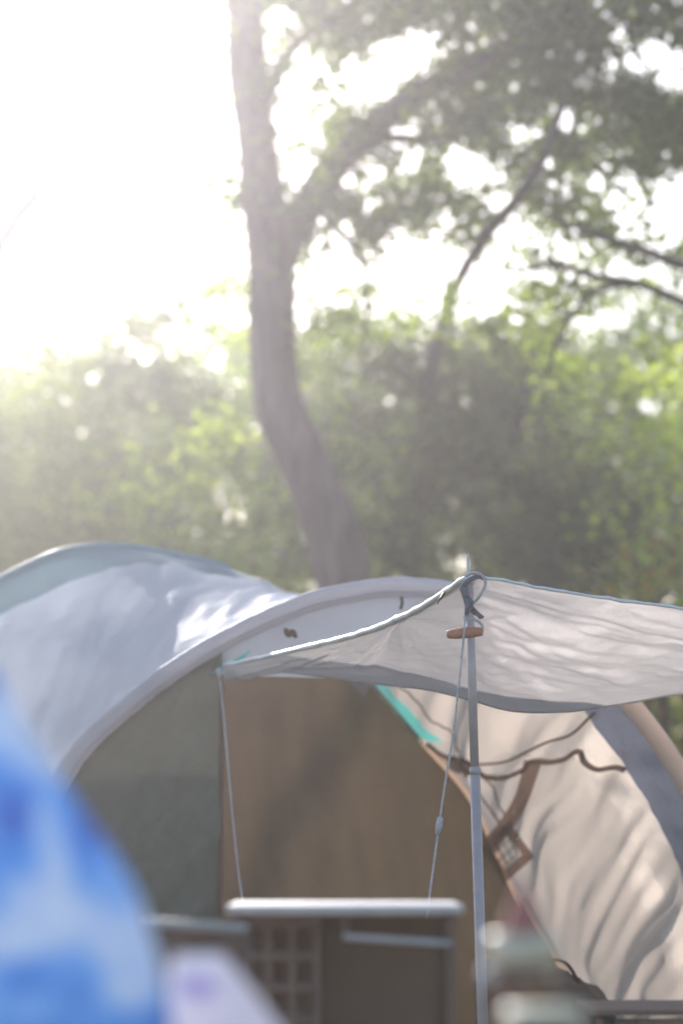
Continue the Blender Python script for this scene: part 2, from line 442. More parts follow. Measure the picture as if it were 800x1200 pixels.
# rolled bright hem along the raised edge, thicker on the left of the pole
hp = []; rad = []
for i in range(0, NU, 2):
    hp.append(near[i] + np.array([0, 0, .004 + .004 * noise.noise(Vector((i * .25, 0, 0)))]))
    X = project(near[i:i + 1])[0][0]
    rad.append(np.interp(X, [262, 300, 420, 520, 545, 552, 700, 1050], [.008, .010, .0125, .0135, .011, .006, .006, .006]) * (1 + .3 * noise.noise(Vector((i * .11, 5, 0)))))
tube('hem', hp, rad, M_HEM, awn, 8, .7)
hp = [far[i] for i in range(NU)]
tube('hem', hp, .004, M_TARP, awn, 6)
# loop strap holding the awning to the pole
lp = catmull([P(541, 690, 7.06), P(545, 684, 7.05), P(553, 678, 7.06), P(562, 676, 7.06), P(568, 679, 7.08)], 20)
tube('corner_strap', lp, [.014 - .0004 * i for i in range(20)], M_GREYBLUE, awn, 10, .5)
lp = catmull([P(543, 688, 7.05), P(546, 700, 7.05), P(548, 712, 7.06)], 10)
tube('corner_strap', lp, [.018 - .0008 * i for i in range(10)], M_GREYBLUE, awn, 10, .5)
lp = catmull([P(520, 695, 7.23), P(517, 700, 7.21), P(514, 703, 7.21), P(512, 708, 7.21)], 10)
tube('edge_tab', lp, [.010, .011, .011, .010, .009, .008, .007, .006, .005, .004], M_STRAP_SHADE, awn, 8, .5)

# ------------------------------------------------------------------ awning pole
def pole(topx, topy, d, label, lean=.045):
    top = P(topx, topy, d)
    t = thing('awning_pole', label, 'pole', Vector((top.x + lean, d, 0)), None)
    base = Vector((top.x + lean, d, 0))
    at = lambda z: base + (top - base) * (z / top.z)
    z1 = top.z - .07
    zj = top.z - .64
    tube('lower_tube', [at(0), at(zj)], .0155, M_ALU, t, 16)
    tube('upper_tube', [at(zj - .0), at(z1)], .0128, M_ALU, t, 16)
    tube('joint_collar', [at(zj - .012), at(zj + .01)], .0165, M_ALU, t, 16)
    tube('spike', [at(z1), at(z1 + .01), at(top.z - .004), at(top.z)], [.0065, .0052, .0048, .002], M_BRIGHT_ALU, t, 12)
    tube('ferrule', [at(0), at(.05)], .018, M_BLACK, t, 12)
    return t, at
PO, at_pole = pole(548, 649, 7.12, 'thin metal pole with a spiked top holding up the awning')
pole(1046, 770, 8.13, 'metal pole carrying the far right end of the awning', .02)

# cords knotted round the pole top, wooden toggle, guy line
gl = thing('guy_rope', 'thin guy rope with orange-brown wooden toggle hanging from the awning pole', 'rope', P(544, 752, 7.03))
loop = [P(545, 675, 7.06), P(556, 671, 7.05), P(566, 676, 7.05), P(568, 686, 7.05), P(562, 698, 7.04), P(553, 708, 7.05), P(549, 712, 7.06)]
tube('loop_cord', catmull(loop, 50), .0045, M_ROPE, gl, 8)
tube('loop_cord', catmull([P(550, 708, 7.06), P(557, 716, 7.05), P(562, 721, 7.05), P(566, 724, 7.05)], 20), .0050, M_ROPE_DARK, gl, 8)
tube('loop_cord', catmull([P(548, 710, 7.06), P(554, 718, 7.05), P(559, 721, 7.05), P(563, 725, 7.05)], 20), .0042, M_ROPE_DARK, gl, 8)
tube('loop_cord', catmull([P(548, 712, 7.06), P(545, 720, 7.05), P(545, 726, 7.05), P(555, 726, 7.05), P(563, 731, 7.05), P(565, 738, 7.05), P(562, 744, 7.05)], 40), .0045, M_ROPE, gl, 8)
tube('knot', catmull([P(546, 700, 7.05), P(550, 708, 7.04), P(548, 714, 7.04), P(546, 722, 7.05)], 16), [.008, .010, .012, .013, .012, .012, .011, .012, .012, .011, .010, .009, .008, .007, .006, .004], M_ROPE_DARK, gl, 10)
tp = [Vector(P(523 + 42 * k / 11, 743.5 - 3.5 * k / 11, 7.04)) for k in range(12)]
tube('toggle', tp, [.010, .0135, .0145, .0155, .0155, .016, .016, .0155, .0155, .0145, .0135, .011], M_WOOD, gl, 14)
rp = catmull([P(545, 722, 7.04), P(543, 745, 7.02), P(532, 850, 6.99), P(521, 920, 6.96), P(514, 968, 6.94), P(507, 1020, 6.9), P(502, 1058, 6.87), P(488, 1180, 6.8), P(470, 1416, 6.65)], 60)
ROPE = tube('rope', rp, .0031, M_ROPE, gl, 8)
tube('tensioner', [P(515.5, 958, 6.935), P(514, 968, 6.93), P(512.5, 978, 6.925)], [.008, .010, .007], M_ROPE, ROPE, 8)
gp = rp[-1]
tube('peg', [Vector(gp) + Vector((.02, 0, .05)), Vector(gp) + Vector((0, 0, -.06))], .005, M_ALU, gl, 8)
g2 = thing('door_cord', 'thin pale cord hanging beside the seam of the dark tent panel', 'cord', P(259, 789, 8.7))
tube('cord', catmull([P(257, 787, 8.68), P(263, 850, 8.66), P(271, 940, 8.63), P(278, 1010, 8.61), P(284, 1056, 8.6), P(292, 1130, 8.58), P(310, 1325, 8.55)], 40), .0036, M_ROPE, g2, 8)
tube('cord_end', [P(256, 784, 8.68), P(257, 790, 8.67), P(258, 796, 8.67)], [.008, .011, .007], M_ROPE, g2, 8)

# ------------------------------------------------------------------ camp kitchen in the middle distance
kt = thing('kitchen_stand', 'camp kitchen stand with a bright metal top edge in front of the brown tent wall', 'kitchen stand', (P(405, 1062, 4.6).x, 4.78, 0))
zt = P(400, 1060, 4.6).z
xa, xb = P(266, 1060, 4.6).x, P(543, 1060, 4.6).x
mesh_obj('tabletop', *box_geo(((xa + xb) / 2, 4.78, zt - .009), (xb - xa, .36, .018), .005), M_BRIGHT_ALU, kt, False)
zs = P(400, 1225, 4.9).z - .006
mesh_obj('shelf', *box_geo(((xa + xb) / 2, 4.80, zs - .006), (xb - xa - .03, .30, .012), .003), M_BLACK, kt, False)
for x in (xa + .02, xb - .02):
    for y in (4.63, 4.93):
        tube('leg', [(x, y, 0), (x, y, zt - .0185)], .006, M_KBROWN, kt, 10)
mesh_obj('back_panel', *box_geo(((xa + xb) / 2, 4.945, (zt - .03 + zs + .01) / 2), (xb - xa - .02, .006, zt - .03 - zs - .01), .002), M_KBROWN, kt, False)
x0, x1 = P(402, 1100, 4.6).x, P(528, 1103, 4.6).x
RAIL = tube('towel_rail', [(x0, 4.585, P(402, 1098, 4.58).z), (x1, 4.585, P(528, 1106, 4.58).z)], .0055, M_BRIGHT_ALU, kt, 10)
for x in (x0 + .004, x1 - .004):
    tube('rail_bracket', [(x, 4.585, P(402, 1102, 4.58).z), (x, 4.61, zt - .019)], .004, M_KBROWN, RAIL, 8)
# crate with a grid of openings
cr = thing('crate', 'brown plastic crate with square grid openings standing under the metal kitchen top', 'crate', (P(328, 1190, 4.8).x, 4.85, zs))
cx0, cx1 = P(286, 1100, 4.75).x, P(371, 1100, 4.75).x; ct = P(328, 1088, 4.75).z
parts = []
W = cx1 - cx0; Hh = ct - zs; NC, NR = 3, 4
tw = .012
for k in range(NC + 1):
    x = cx0 + W * k / NC
    parts.append(box_geo((x, 4.75, zs + Hh / 2), (tw, .008, Hh), .002)); parts.append(box_geo((x, 4.93, zs + Hh / 2), (tw, .008, Hh), .002))
for k in range(NR + 1):
    z = zs + Hh * k / NR
    parts.append(box_geo(((cx0 + cx1) / 2, 4.749, z), (W + tw, .0085, tw), .002)); parts.append(box_geo(((cx0 + cx1) / 2, 4.931, z), (W + tw, .0085, tw), .002))
for x in (cx0, cx1):
    for k in range(NR + 1): parts.append(box_geo((x, 4.84, zs + Hh * k / NR), (.008, .19, tw), .002))
V, Fc = join_geo(parts)
V = [Vector((v.x, v.y, v.z + tw / 2)) for v in V]
mesh_obj('lattice', V, Fc, M_CRATE, cr, False)
mesh_obj('base', *box_geo(((cx0 + cx1) / 2, 4.84, zs + .006), (W, .17, .008), .002), M_BLACK, cr, False)

# brown camp chair whose grey top rail shows left of the kitchen
cc = thing('camp_chair', 'brown canvas camp chair with a grey top rail left of the kitchen stand', 'chair', (P(230, 1085, 4.35).x, 4.2, 0))
a0, a1 = P(168, 1081, 4.35), P(290, 1089, 4.35)
tube('top_rail', [a0, a1], .009, M_GREYRAIL, cc, 12)
V = []
for i in range(24):
    for j in range(24):
        u, v = i / 23, j / 23
        p = a0.lerp(a1, u); z = p.z - .008 - v * .38
        V.append((p.x, p.y + .012 * math.sin(math.pi * u) - v * .03, z))
mesh_obj('backrest', V, grid_faces(24, 24), M_CHAIRCLOTH, cc)
mesh_obj('seat', *box_geo(((a0.x + a1.x) / 2, 4.12, .42), (.20, .38, .02), .008), M_CHAIRCLOTH, cc)
for x, y0, y1 in ((a0.x, 4.35, 4.30), (a1.x, 4.35, 4.30)):
    tube('leg', [(x, y0 - .012, a0.z - .004 if x == a0.x else a1.z - .004), (x, y1, 0)], .007, M_CHAIRCLOTH, cc, 10)
    tube('leg', [(x, 3.94, .43), (x, 3.92, 0)], .009, M_GREYRAIL, cc, 10)
    tube('side_rail', [(x, 3.94, .43), (x, 4.32, .43)], .008, M_GREYRAIL, cc, 10)

# ------------------------------------------------------------------ near dining table (below the picture edge) with bottle, jar and packet
TZ = .715
dt = thing('dining_table', 'low wooden camping table carrying the sauce bottle and packet', 'table', (.05, 2.95, 0))
mesh_obj('tabletop', *box_geo((.05, 2.95, TZ - .013), (1.0, .62, .026), .006), M_TABLE, dt, False)
for x in (-.40, .50):
    for y in (2.70, 3.20): mesh_obj('leg', *box_geo((x, y, (TZ - .0265) / 2), (.035, .035, TZ - .0265), .004), M_TABLE, dt, False)

bx, by = P(611, 1100, 3.0).x, 3.0
bt = thing('sauce_bottle', 'brown sauce bottle with pale collar and red pointed nozzle', 'bottle', (bx, by, TZ))
zc0, zc1, ztip = P(611, 1131, 3).z, P(611, 1094, 3).z, P(611, 1036, 3).z
mesh_obj('body', *lathe_geo([(0, TZ), (.034, TZ), (.039, TZ + .006), (.0395, zc0 - .02), (.038, zc0 - .006), (.036, zc0), (0, zc0)], bx, by), M_SAUCE, bt)
COLLAR = mesh_obj('collar', *lathe_geo([(0, zc0 + .0005), (.040, zc0 + .0005), (.043, zc0 + .004), (.043, zc1 - .006), (.039, zc1), (0, zc1)], bx, by), M_PALE, bt)
mesh_obj('nozzle', *lathe_geo([(0, zc1 + .0005), (.025, zc1 + .0005), (.026, zc1 + .004), (.023, zc1 + .012), (.016, zc1 + .030), (.010, ztip - .014), (.006, ztip - .003), (.004, ztip), (0, ztip)], bx, by), M_RED, COLLAR)
jx, jy = P(636, 1190, 2.72).x, 2.72
jt = thing('jar', 'squat brown jar with pale lid in front of the sauce bottle', 'jar', (jx, jy, TZ))
zj1 = P(636, 1180, 2.72).z; zj0 = zj1 - .022
mesh_obj('body', *lathe_geo([(0, TZ), (.040, TZ), (.045, TZ + .006), (.045, zj0 - .012), (.040, zj0), (0, zj0)], jx, jy), M_SAUCE, jt)
mesh_obj('lid', *lathe_geo([(0, zj0 + .0005), (.044, zj0 + .0005), (.045, zj0 + .004), (.045, zj1 - .004), (.042, zj1), (0, zj1)], jx, jy), M_PALE, jt)
# added round metal stud standing in for a highlight on the bottle side
kn = P(572, 1142, 2.96)
tube('glint_stud', [kn + Vector((0, .012, 0)), kn + Vector((0, 0, 0)), kn + Vector((0, -.008, 0))], [.007, .010, .006], M_BRIGHT_ALU, bt, 14)

# lavender and white packet
def print_material(name, stops, fac, rough=.6):
    """printed cloth/film; the point attribute 'print' picks the ink."""
    m, nt, out = new_mat(name)
    at = nt.nodes.new('ShaderNodeAttribute'); at.attribute_name = 'print'
    rp = nt.nodes.new('ShaderNodeValToRGB'); e = rp.color_ramp.elements
    e[0].position = stops[0][0]; e[0].color = (*stops[0][1], 1); e[1].position = stops[-1][0]; e[1].color = (*stops[-1][1], 1)
    for p, c in stops[1:-1]: x = e.new(p); x.color = (*c, 1)
    b = nt.nodes.new('ShaderNodeBsdfPrincipled'); b.inputs['Roughness'].default_value = rough
    tr = nt.nodes.new('ShaderNodeBsdfTranslucent'); mx = nt.nodes.new('ShaderNodeMixShader'); mx.inputs[0].default_value = fac
    L = nt.links
    L.new(at.outputs['Fac'], rp.inputs[0]); L.new(rp.outputs[0], b.inputs['Base Color']); L.new(rp.outputs[0], tr.inputs[0])
    L.new(b.outputs[0], mx.inputs[1]); L.new(tr.outputs[0], mx.inputs[2]); L.new(mx.outputs[0], out.inputs[0])
    return m
def set_print(o, blots, base, jit, nscale):
    """blots: (x, z, radius_x, radius_z, value) in photo pixels of the printed face."""
    me = o.data; off = np.array(world_loc(o)); n = len(me.vertices)
    co = np.empty(n * 3); me.vertices.foreach_get('co', co); co = co.reshape(-1, 3) + off
    X, Y = project(co); v = np.full(n, base)
    for bx_, by_, rx, ry, val in blots:
        k = np.exp(-(((X - bx_) / rx) ** 2 + ((Y - by_) / ry) ** 2)); v = v * (1 - k) + val * k
    v += np.array([jit * fbm(Vector((p[0] * nscale, p[1] * nscale, p[2] * nscale)), 3) for p in co])
    a = me.attributes.new('print', 'FLOAT', 'POINT'); a.data.foreach_set('value', np.clip(v, 0, 1).astype(np.float32))

pk = thing('packet', 'lavender and white soft packet standing on the near table', 'packet', (P(250, 1200, 2.9).x, 2.9, TZ))
outl = [(198, 1132), (205, 1127), (232, 1125), (262, 1125), (268, 1129), (295, 1162), (325, 1202), (360, 1252), (366, 1270), (366, 1278), (200, 1278), (198, 1200)]
front = []
for x, y in catmull(outl + outl[:1], 70)[:-1]: front.append(P(x, y, 2.88))
cen = sum(front, Vector()) / len(front)
V = []; rings = [(1.0, 0.030), (1.0, 0.0), (.97, -.008), (.93, -.014), (.84, -.019), (.75, -.022), (.62, -.024), (.5, -.026), (.4, -.027), (.3, -.0275), (.2, -.0277), (.12, -.0279), (.05, -.028)]
rings = [(.05, .058), (.4, .057), (.75, .052), (.93, .044)] + rings
N = len(front)
for k, dy in rings:
    for p in front:
        q = cen + (p - cen) * k; V.append((q.x, q.y + dy, max(q.z, TZ + .001)))
Fc = []
for r in range(len(rings) - 1):
    for i in range(N):
        i2 = (i + 1) % N; Fc.append((r * N + i, (r + 1) * N + i, (r + 1) * N + i2, r * N + i2))
Fc.append(tuple(range(N))); Fc.append(tuple((len(rings) - 1) * N + i for i in reversed(range(N))))
po = mesh_obj('pouch', V, Fc, print_material('packet_print', [(.2, (.50, .40, .70)), (.7, (.86, .83, .88))], .35, .5), pk)
mesh_obj('seal_strip', *box_geo(tuple(P(232, 1123.5, 2.893)), (.058, .004, .010), .001), solid('seal_white', (.8, .77, .83), .7, 0, .05), pk, False)
set_print(po, [(235, 1158, 26, 16, .1), (215, 1195, 14, 22, .75), (280, 1215, 25, 30, .5), (290, 1180, 14, 30, 1)], .85, .2, 30)

# ------------------------------------------------------------------ blue and white padded chair, near left
BD = 2.62
bc = thing('padded_chair', 'padded chair with rounded back in blue and white print at the near left edge', 'chair', (P(-100, 1200, BD).x, BD - .2, 0))
half = [(-105, 712), (-64, 728), (-26, 762), (2, 806), (48, 880), (102, 955), (156, 1038), (186, 1125), (201, 1200), (206, 1290), (196, 1400), (180, 1520), (140, 1590), (60, 1612), (-105, 1615)]
h3 = catmull([P(x, y, BD) for x, y in half], 80)
mx_ = h3[0][0]
ring = [Vector(p) for p in h3] + [Vector((2 * mx_ - p[0], p[1], p[2])) for p in h3[-2:0:-1]]
cen = Vector((mx_, BD, .80))
V = []; NN = len(ring); prof = []
for a in np.linspace(-math.pi / 2, math.pi / 2, 64):
    prof.append((max(.02, math.cos(a) ** .6 if math.cos(a) > 1e-6 else .02), .085 * math.sin(a)))
for k, dy in prof:
    for p in ring:
        q = cen + (p - cen) * k
        w = .012 * fbm(Vector((q.x * 6, dy * 5, q.z * 6)), 3)
        V.append((q.x, q.y + dy + w, q.z))
Fc = []
for r in range(len(prof) - 1):
    for i in range(NN):
        i2 = (i + 1) % NN; Fc.append((r * NN + i, (r + 1) * NN + i, (r + 1) * NN + i2, r * NN + i2))
Fc.append(tuple(range(NN))); Fc.append(tuple((len(prof) - 1) * NN + i for i in reversed(range(NN))))
br = mesh_obj('backrest', V, Fc, print_material('blue_white_print', [(.0, (.16, .24, .60)), (.3, (.22, .45, .85)), (.46, (.36, .60, .92)), (.6, (.72, .80, .93)), (1, (.92, .93, .95))], .45, .7), bc)
set_print(br, [(0, 830, 30, 30, .8), (-10, 800, 40, 30, .4), (185, 1120, 12, 60, .75), (120, 985, 14, 40, .55), (60, 885, 16, 30, .7), (20, 860, 30, 30, .95), (70, 905, 18, 40, .35), (10, 900, 30, 25, .45), (15, 970, 45, 60, .22), (50, 960, 12, 40, .9), (68, 1020, 15, 60, .9), (60, 900, 45, 16, .8), (105, 1000, 20, 50, .12), (135, 1050, 18, 40, .6), (90, 1075, 40, 22, .85), (20, 1105, 30, 20, .95),  # also pale blots on the right rim that paint its backlit edge
  (130, 1110, 40, 40, .85), (55, 1130, 40, 14, .4), (150, 1160, 25, 16, .95), (20, 1150, 26, 20, .3), (80, 1180, 40, 18, .6), (165, 1195, 30, 14, .15), (30, 1190, 25, 15, .6), (190, 1200, 12, 20, .2),
  (-100, 900, 60, 60, .8), (-150, 1050, 60, 60, .2), (-60, 1150, 50, 30, .8), (100, 1350, 60, 50, .8), (-100, 1400, 80, 50, .8), (-200, 1250, 50, 60, .8)], .4, .5, 9)
mesh_obj('seat', *box_geo((mx_, BD - .36, .42), (.50, .50, .06), .025), M_CHAIRCLOTH, bc)
for x in (mx_ - .24, mx_ + .24):
    tube('leg', [(x, BD - .02, .40), (x, BD + .08, 0)], .012, M_BLACK, bc, 10)
    tube('leg', [(x, BD - .56, .40), (x, BD - .60, 0)], .012, M_BLACK, bc, 10)

# ------------------------------------------------------------------ low right: duffel bag in the tent, slatted table outside
bg = thing('duffel_bag', 'slumped dark brown bag at the foot of the sunlit tent wall', 'bag', (P(640, 1300, 8.6).x, 8.75, .0))
V = []; cb = Vector((P(650, 1200, 8.6).x, 8.75, .30))
NB = 48
for i in range(NB):
    for j in range(25):
        a, b = 2 * math.pi * i / NB, -math.pi / 2 + math.pi * j / 24
        r = Vector((math.cos(b) * math.cos(a), math.cos(b) * math.sin(a), math.sin(b)))
        r = Vector((math.copysign(abs(r.x) ** .7, r.x), math.copysign(abs(r.y) ** .7, r.y), math.copysign(abs(r.z) ** .6, r.z)))
        w = 1 + .10 * fbm(Vector(r) * 2.3, 3)
        p = cb + Vector((r.x * .26 * w, r.y * .20 * w, r.z * .30 * w - (.10 * r.x * (r.z > 0))))
        V.append((p.x, p.y, max(.014, p.z)))
BAG = mesh_obj('bag_body', V, grid_faces(NB, 25, True), M_BAG, bg)
tube('strap', catmull([cb + Vector((-.14, -.02, .25)), cb + Vector((-.08, -.06, .32)), cb + Vector((.04, -.06, .32)), cb + Vector((.10, -.02, .24))], 20), .010, M_STRAP_SHADE, BAG, 8, .4)

st = thing('slatted_table', 'low folding table with brown wooden slats at the lower right corner', 'table', (P(790, 1200, 6.0).x, 6.05, 0))
sz = P(790, 1184, 5.9).z; sx0, sx1 = P(694, 1175, 5.9).x, P(694, 1175, 5.9).x + .62
for k in range(8):
    mesh_obj('slat', *box_geo(((sx0 + sx1) / 2, 5.93 + k * .052, sz - .007), (sx1 - sx0, .046, .014), .003), M_SLAT, st, False)
for x in (sx0 + .04, sx1 - .04):
    mesh_obj('rail', *box_geo((x, 6.11, sz - .025), (.025, .40, .02), .003), M_BLACK, st, False)
    for y in (5.95, 6.27): tube('leg', [(x, y, sz - .03), (x, y, 0)], .010, M_BLACK, st, 8)
mesh_obj('apron', *box_geo(((sx0 + sx1) / 2, 5.926, sz - .045), (sx1 - sx0 - .02, .012, .05), .003), M_SLAT, st, False)

# ------------------------------------------------------------------ trees
GAPS = [(344, 124, 24, 40), (430, 101, 40, 24), (460, 71, 26, 26), (490, 64, 20, 26), (359, 206, 9, 16), (407, 206, 9, 15), (377, 255, 13, 13), (321, 236, 8, 22),
        (400, 277, 14, 20), (415, 312, 12, 26), (377, 340, 20, 24), (478, 322, 40, 50), (467, 161, 13, 12), (482, 187, 11, 13), (540, 195, 20, 22), (610, 155, 20, 17),
        (660, 142, 27, 17), (555, 203, 36, 22), (600, 272, 26, 20), (565, 335, 30, 28), (768, 72, 36, 24), (797, 90, 24, 30), (735, 242, 20, 30), (787, 247, 28, 40),
        (675, 295, 30, 20), (727, 321, 32, 13), (770, 320, 15, 12), (715, 78, 9, 13), (725, 40, 11, 11), (525, 300, 20, 26), (590, 235, 18, 14), (520, 260, 12, 12),
        (700, 215, 10, 10), (640, 190, 9, 8), (350, 60, 10, 10), (365, 78, 14, 10), (330, 20, 14, 8), (430, 240, 8, 10), (446, 205, 7, 7), (730, 360, 14, 26),
        (100, 100, 150, 400), (205, 290, 50, 58), (215, 80, 36, 90), (215, 180, 36, 60)]
LOWGAPS = [(457, 470, 6, 7), (610, 478, 6, 5), (762, 476, 13, 6), (715, 475, 8, 5), (545, 470, 6, 6), (255, 422, 9, 13), (170, 415, 10, 10), (108, 440, 10, 10), (82, 472, 8, 9), (300, 505, 5, 5), (213, 400, 6, 6)]

def leaf_mesh(name, centres, size, material, parent, droop=.3):
    n = len(centres)
    d = RNG.normal(size=(n, 3)); d[:, 2] = d[:, 2] * .7 - droop; d /= np.linalg.norm(d, axis=1)[:, None]
    s = RNG.normal(size=(n, 3)); s -= (s * d).sum(1)[:, None] * d; s /= np.linalg.norm(s, axis=1)[:, None]
    L = size * RNG.uniform(.6, 1.35, n)[:, None]; Wd = L * RNG.uniform(.22, .36, n)[:, None]
    up = np.cross(d, s) * L * .10
    v = np.stack([centres - d * L / 2, centres + s * Wd - up, centres + d * L / 2, centres - s * Wd - up], 1).reshape(-1, 3)
    v -= np.array(world_loc(parent))
    me = bpy.data.meshes.new(name)
    me.vertices.add(4 * n); me.vertices.foreach_set('co', v.astype(np.float32).ravel())
    me.loops.add(4 * n); me.loops.foreach_set('vertex_index', np.arange(4 * n, dtype=np.int32))
    me.polygons.add(n); me.polygons.foreach_set('loop_start', np.arange(0, 4 * n, 4, dtype=np.int32))
    tone = np.array([noise.noise(Vector(c) * 1.7) for c in centres[::8]]).repeat(8)[:n] if n else np.zeros(0)
    tone = np.clip(.42 + tone * .75 + RNG.normal(0, .16, n), 0, 1)
    me.materials.append(material); me.update(calc_edges=True)
    at = me.attributes.new('tone', 'FLOAT', 'POINT'); at.data.foreach_set('value', tone.repeat(4).astype(np.float32))
    o = bpy.data.objects.new(name, me); COL.objects.link(o); o.parent = parent
    return o

def in_gaps(c, gaps, jit=.75, soft=1.0):
    X, Y = project(c); bad = np.zeros(len(c), bool)
    for gx, gy, rx, ry in gaps:
        k = ((X - gx) / (rx * soft)) ** 2 + ((Y - gy) / (ry * soft)) ** 2
        bad |= k < (1 + RNG.normal(0, jit, len(c)))
    return bad

def crown_points(blobs, tufts, per_tuft, tuft_r, gaps=(), void=.0):
    """leaves gathered in tufts; a coarse 3-D noise leaves voids between the boughs."""
    out = []
    for (px, py, d, rx, ry, rz) in blobs:
        c = np.array(P(px, py, d)); vol = 4.19 * rx * ry * rz
        nc = max(8, int(vol * tufts))
        u = RNG.normal(size=(nc, 3)); u /= np.linalg.norm(u, axis=1)[:, None]; u *= (RNG.uniform(0.02, 1, nc) ** (1 / 2.5))[:, None]
        cc = c + u * np.array([rx, ry, rz]) * (1 + RNG.normal(0, .09, (nc, 1)))
        nz = np.array([noise.noise(Vector(q) * 1.9) + .5 * noise.noise(Vector(q) * 4.2) for q in cc])
        cc = cc[nz > -.22 + void]
        k = RNG.poisson(per_tuft, len(cc))
        sz = np.repeat(RNG.uniform(.5, 1.5, len(cc)), k)[:, None] * tuft_r
        pts = np.repeat(cc, k, 0) + RNG.normal(size=(k.sum(), 3)) * sz * np.array([1, 1, .62])
        out.append(pts)
    pts = np.concatenate(out)
    pts = pts[pts[:, 2] > .05]
    if len(gaps): pts = pts[~in_gaps(pts, gaps)]
    return pts

def limb(name, pts, r0, r1, material, parent, n=50, wob=.02):
    path = catmull([P(*p) for p in pts], n)
    path = path + np.array([[wob * noise.noise(Vector((i * .2, 1, r0 * 90))), wob * noise.noise(Vector((i * .2, 7, r0 * 50))), 0] for i in range(n)])
    V, Fc = tube_geo(path, list(np.linspace(r0, r1, n)), 14)
    V = [v + Vector((1, 0, 0)) * (r0 * .18 * noise.noise(v * 3.0)) for v in V]
    return mesh_obj(name, V, Fc, material, parent)

def tree_thing(name, label, cat, px, d, group=None):
    x = P(px, 1000, d).x
    return thing(name, label, cat, (x, d, 0), group)

# main tree
D = 17.0
mt = tree_thing('tall_tree', 'tall tree with thick curving bare trunk rising behind the white tent', 'tree', 420, D)
path = catmull([P(x, y, D) for x, y in [(425, 1175), (412, 800), (402, 690), (388, 610), (352, 535), (325, 470), (318, 390), (316, 300), (304, 200), (292, 100), (286, 0), (280, -120), (262, -420), (270, -700)]], 120)
yy = project(path)[1]
rad = np.interp(yy, [-700, -300, 0, 200, 300, 450, 600, 700, 1175], [.06, .10, .135, .150, .17, .172, .185, .20, .26])
V, Fc = tube_geo(path, list(rad), 22)
V = [v + Vector((.025 * noise.noise(v * 2.2), .02 * noise.noise(v * 2.4 + Vector((9, 0, 0))), 0)) for v in V]
MTR = mesh_obj('trunk', V, Fc, M_BARK, mt)
limb('limb', [(318, 330, D), (338, 275, D), (365, 235, D - .1), (400, 190, D - .3), (450, 140, D - .5), (520, 92, D - .8), (620, 40, D - 1.2), (740, -40, D - 1.8)], .14, .05, M_BARK, MTR)
limb('limb', [(300, 150, D), (340, 60, D + .3), (420, 0, D + .6), (520, -80, D + .8)], .06, .025, M_BARK, MTR)
limb('limb', [(430, 160, D - .4), (510, 160, D - .6), (590, 120, D - .9), (700, 110, D - 1.3)], .045, .018, M_BARK2, MTR)
limb('limb', [(292, 60, D), (262, 40, D - .2), (232, 15, D - .3), (215, -10, D - .4)], .022, .01, M_BARK, MTR, 20)
limb('limb', [(305, 222, D), (265, 216, D - .2), (215, 203, D - .4), (172, 186, D - .5)], .016, .005, M_BARK, MTR, 24)
limb('limb', [(365, 235, D - .1), (420, 300, D - .3), (432, 350, D - .4), (425, 390, D - .5)], .03, .014, M_BARK2, MTR, 24)
blobs = [(340, -20, 17.3, 1.0, 1.3, .9), (440, 20, 16.6, 1.1, 1.5, .9), (560, 60, 16.2, 1.2, 1.6, .9), (680, 40, 15.8, 1.2, 1.6, .9), (790, 30, 15.4, 1.1, 1.5, .9),
         (380, 170, 17, .75, .9, .8), (500, 170, 16.5, .9, 1.1, .75), (620, 190, 16.2, 1.0, 1.2, .8), (740, 170, 15.8, 1.0, 1.2, .85), (850, 180, 15.6, .9, 1, .9),
         (430, 260, 16.7, .55, .8, .75), (530, 270, 16.5, .6, .9, .6), (600, 290, 16.4, .7, .9, .6), (700, 300, 16, .8, .9, .6), (356, 290, 17.6, .35, .4, .7), (400, 330, 16.9, .45, .6, .5), (370, 215, 17, .5, .6, .5), (465, 215, 16.7, .5, .7, .4), (520, 360, 16.8, .4, .6, .25), (330, 100, 17.7, .3, .4, .9), (350, 240, 17.6, .28, .4, .35), (352, 330, 17.6, .28, .4, .4), (410, 240, 16.8, .35, .5, .35), (440, 380, 16.9, .5, .5, .25), (530, 160, 16.5, .5, .7, .4), (580, 350, 16.6, .5, .6, .3), (640, 340, 16.4, .5, .6, .3), (428, 320, 16.6, .14, .4, .42), (446, 380, 16.6, .2, .4, .2), (530, 310, 16.6, .12, .4, .40), (625, 315, 16.5, .28, .5, .22), (640, 365, 16.5, .3, .5, .2), (350, 370, 17.5, .25, .4, .25), (270, 40, 17.6, .2, .4, .5), (262, 230, 17.5, .14, .3, .22), (258, 95, 17.6, .12, .3, .2), (400, 385, 16.7, .25, .4, .2), (282, 40, 17.7, .24, .4, .8), (335, 330, 17.6, .3, .4, .4), (445, 330, 16.8, .25, .5, .4), (272, 235, 17, .12, .3, .22), (280, 330, 17, .10, .3, .2),
         (300, -200, 17.3, 1.6, 2, 1.1), (560, -160, 16.6, 1.8, 2.1, 1.1), (800, -140, 16, 1.6, 2, 1.1)]
leaf_mesh('crown', crown_points(blobs, 26, 32, .135, GAPS, .02), .075, M_LEAF, mt)

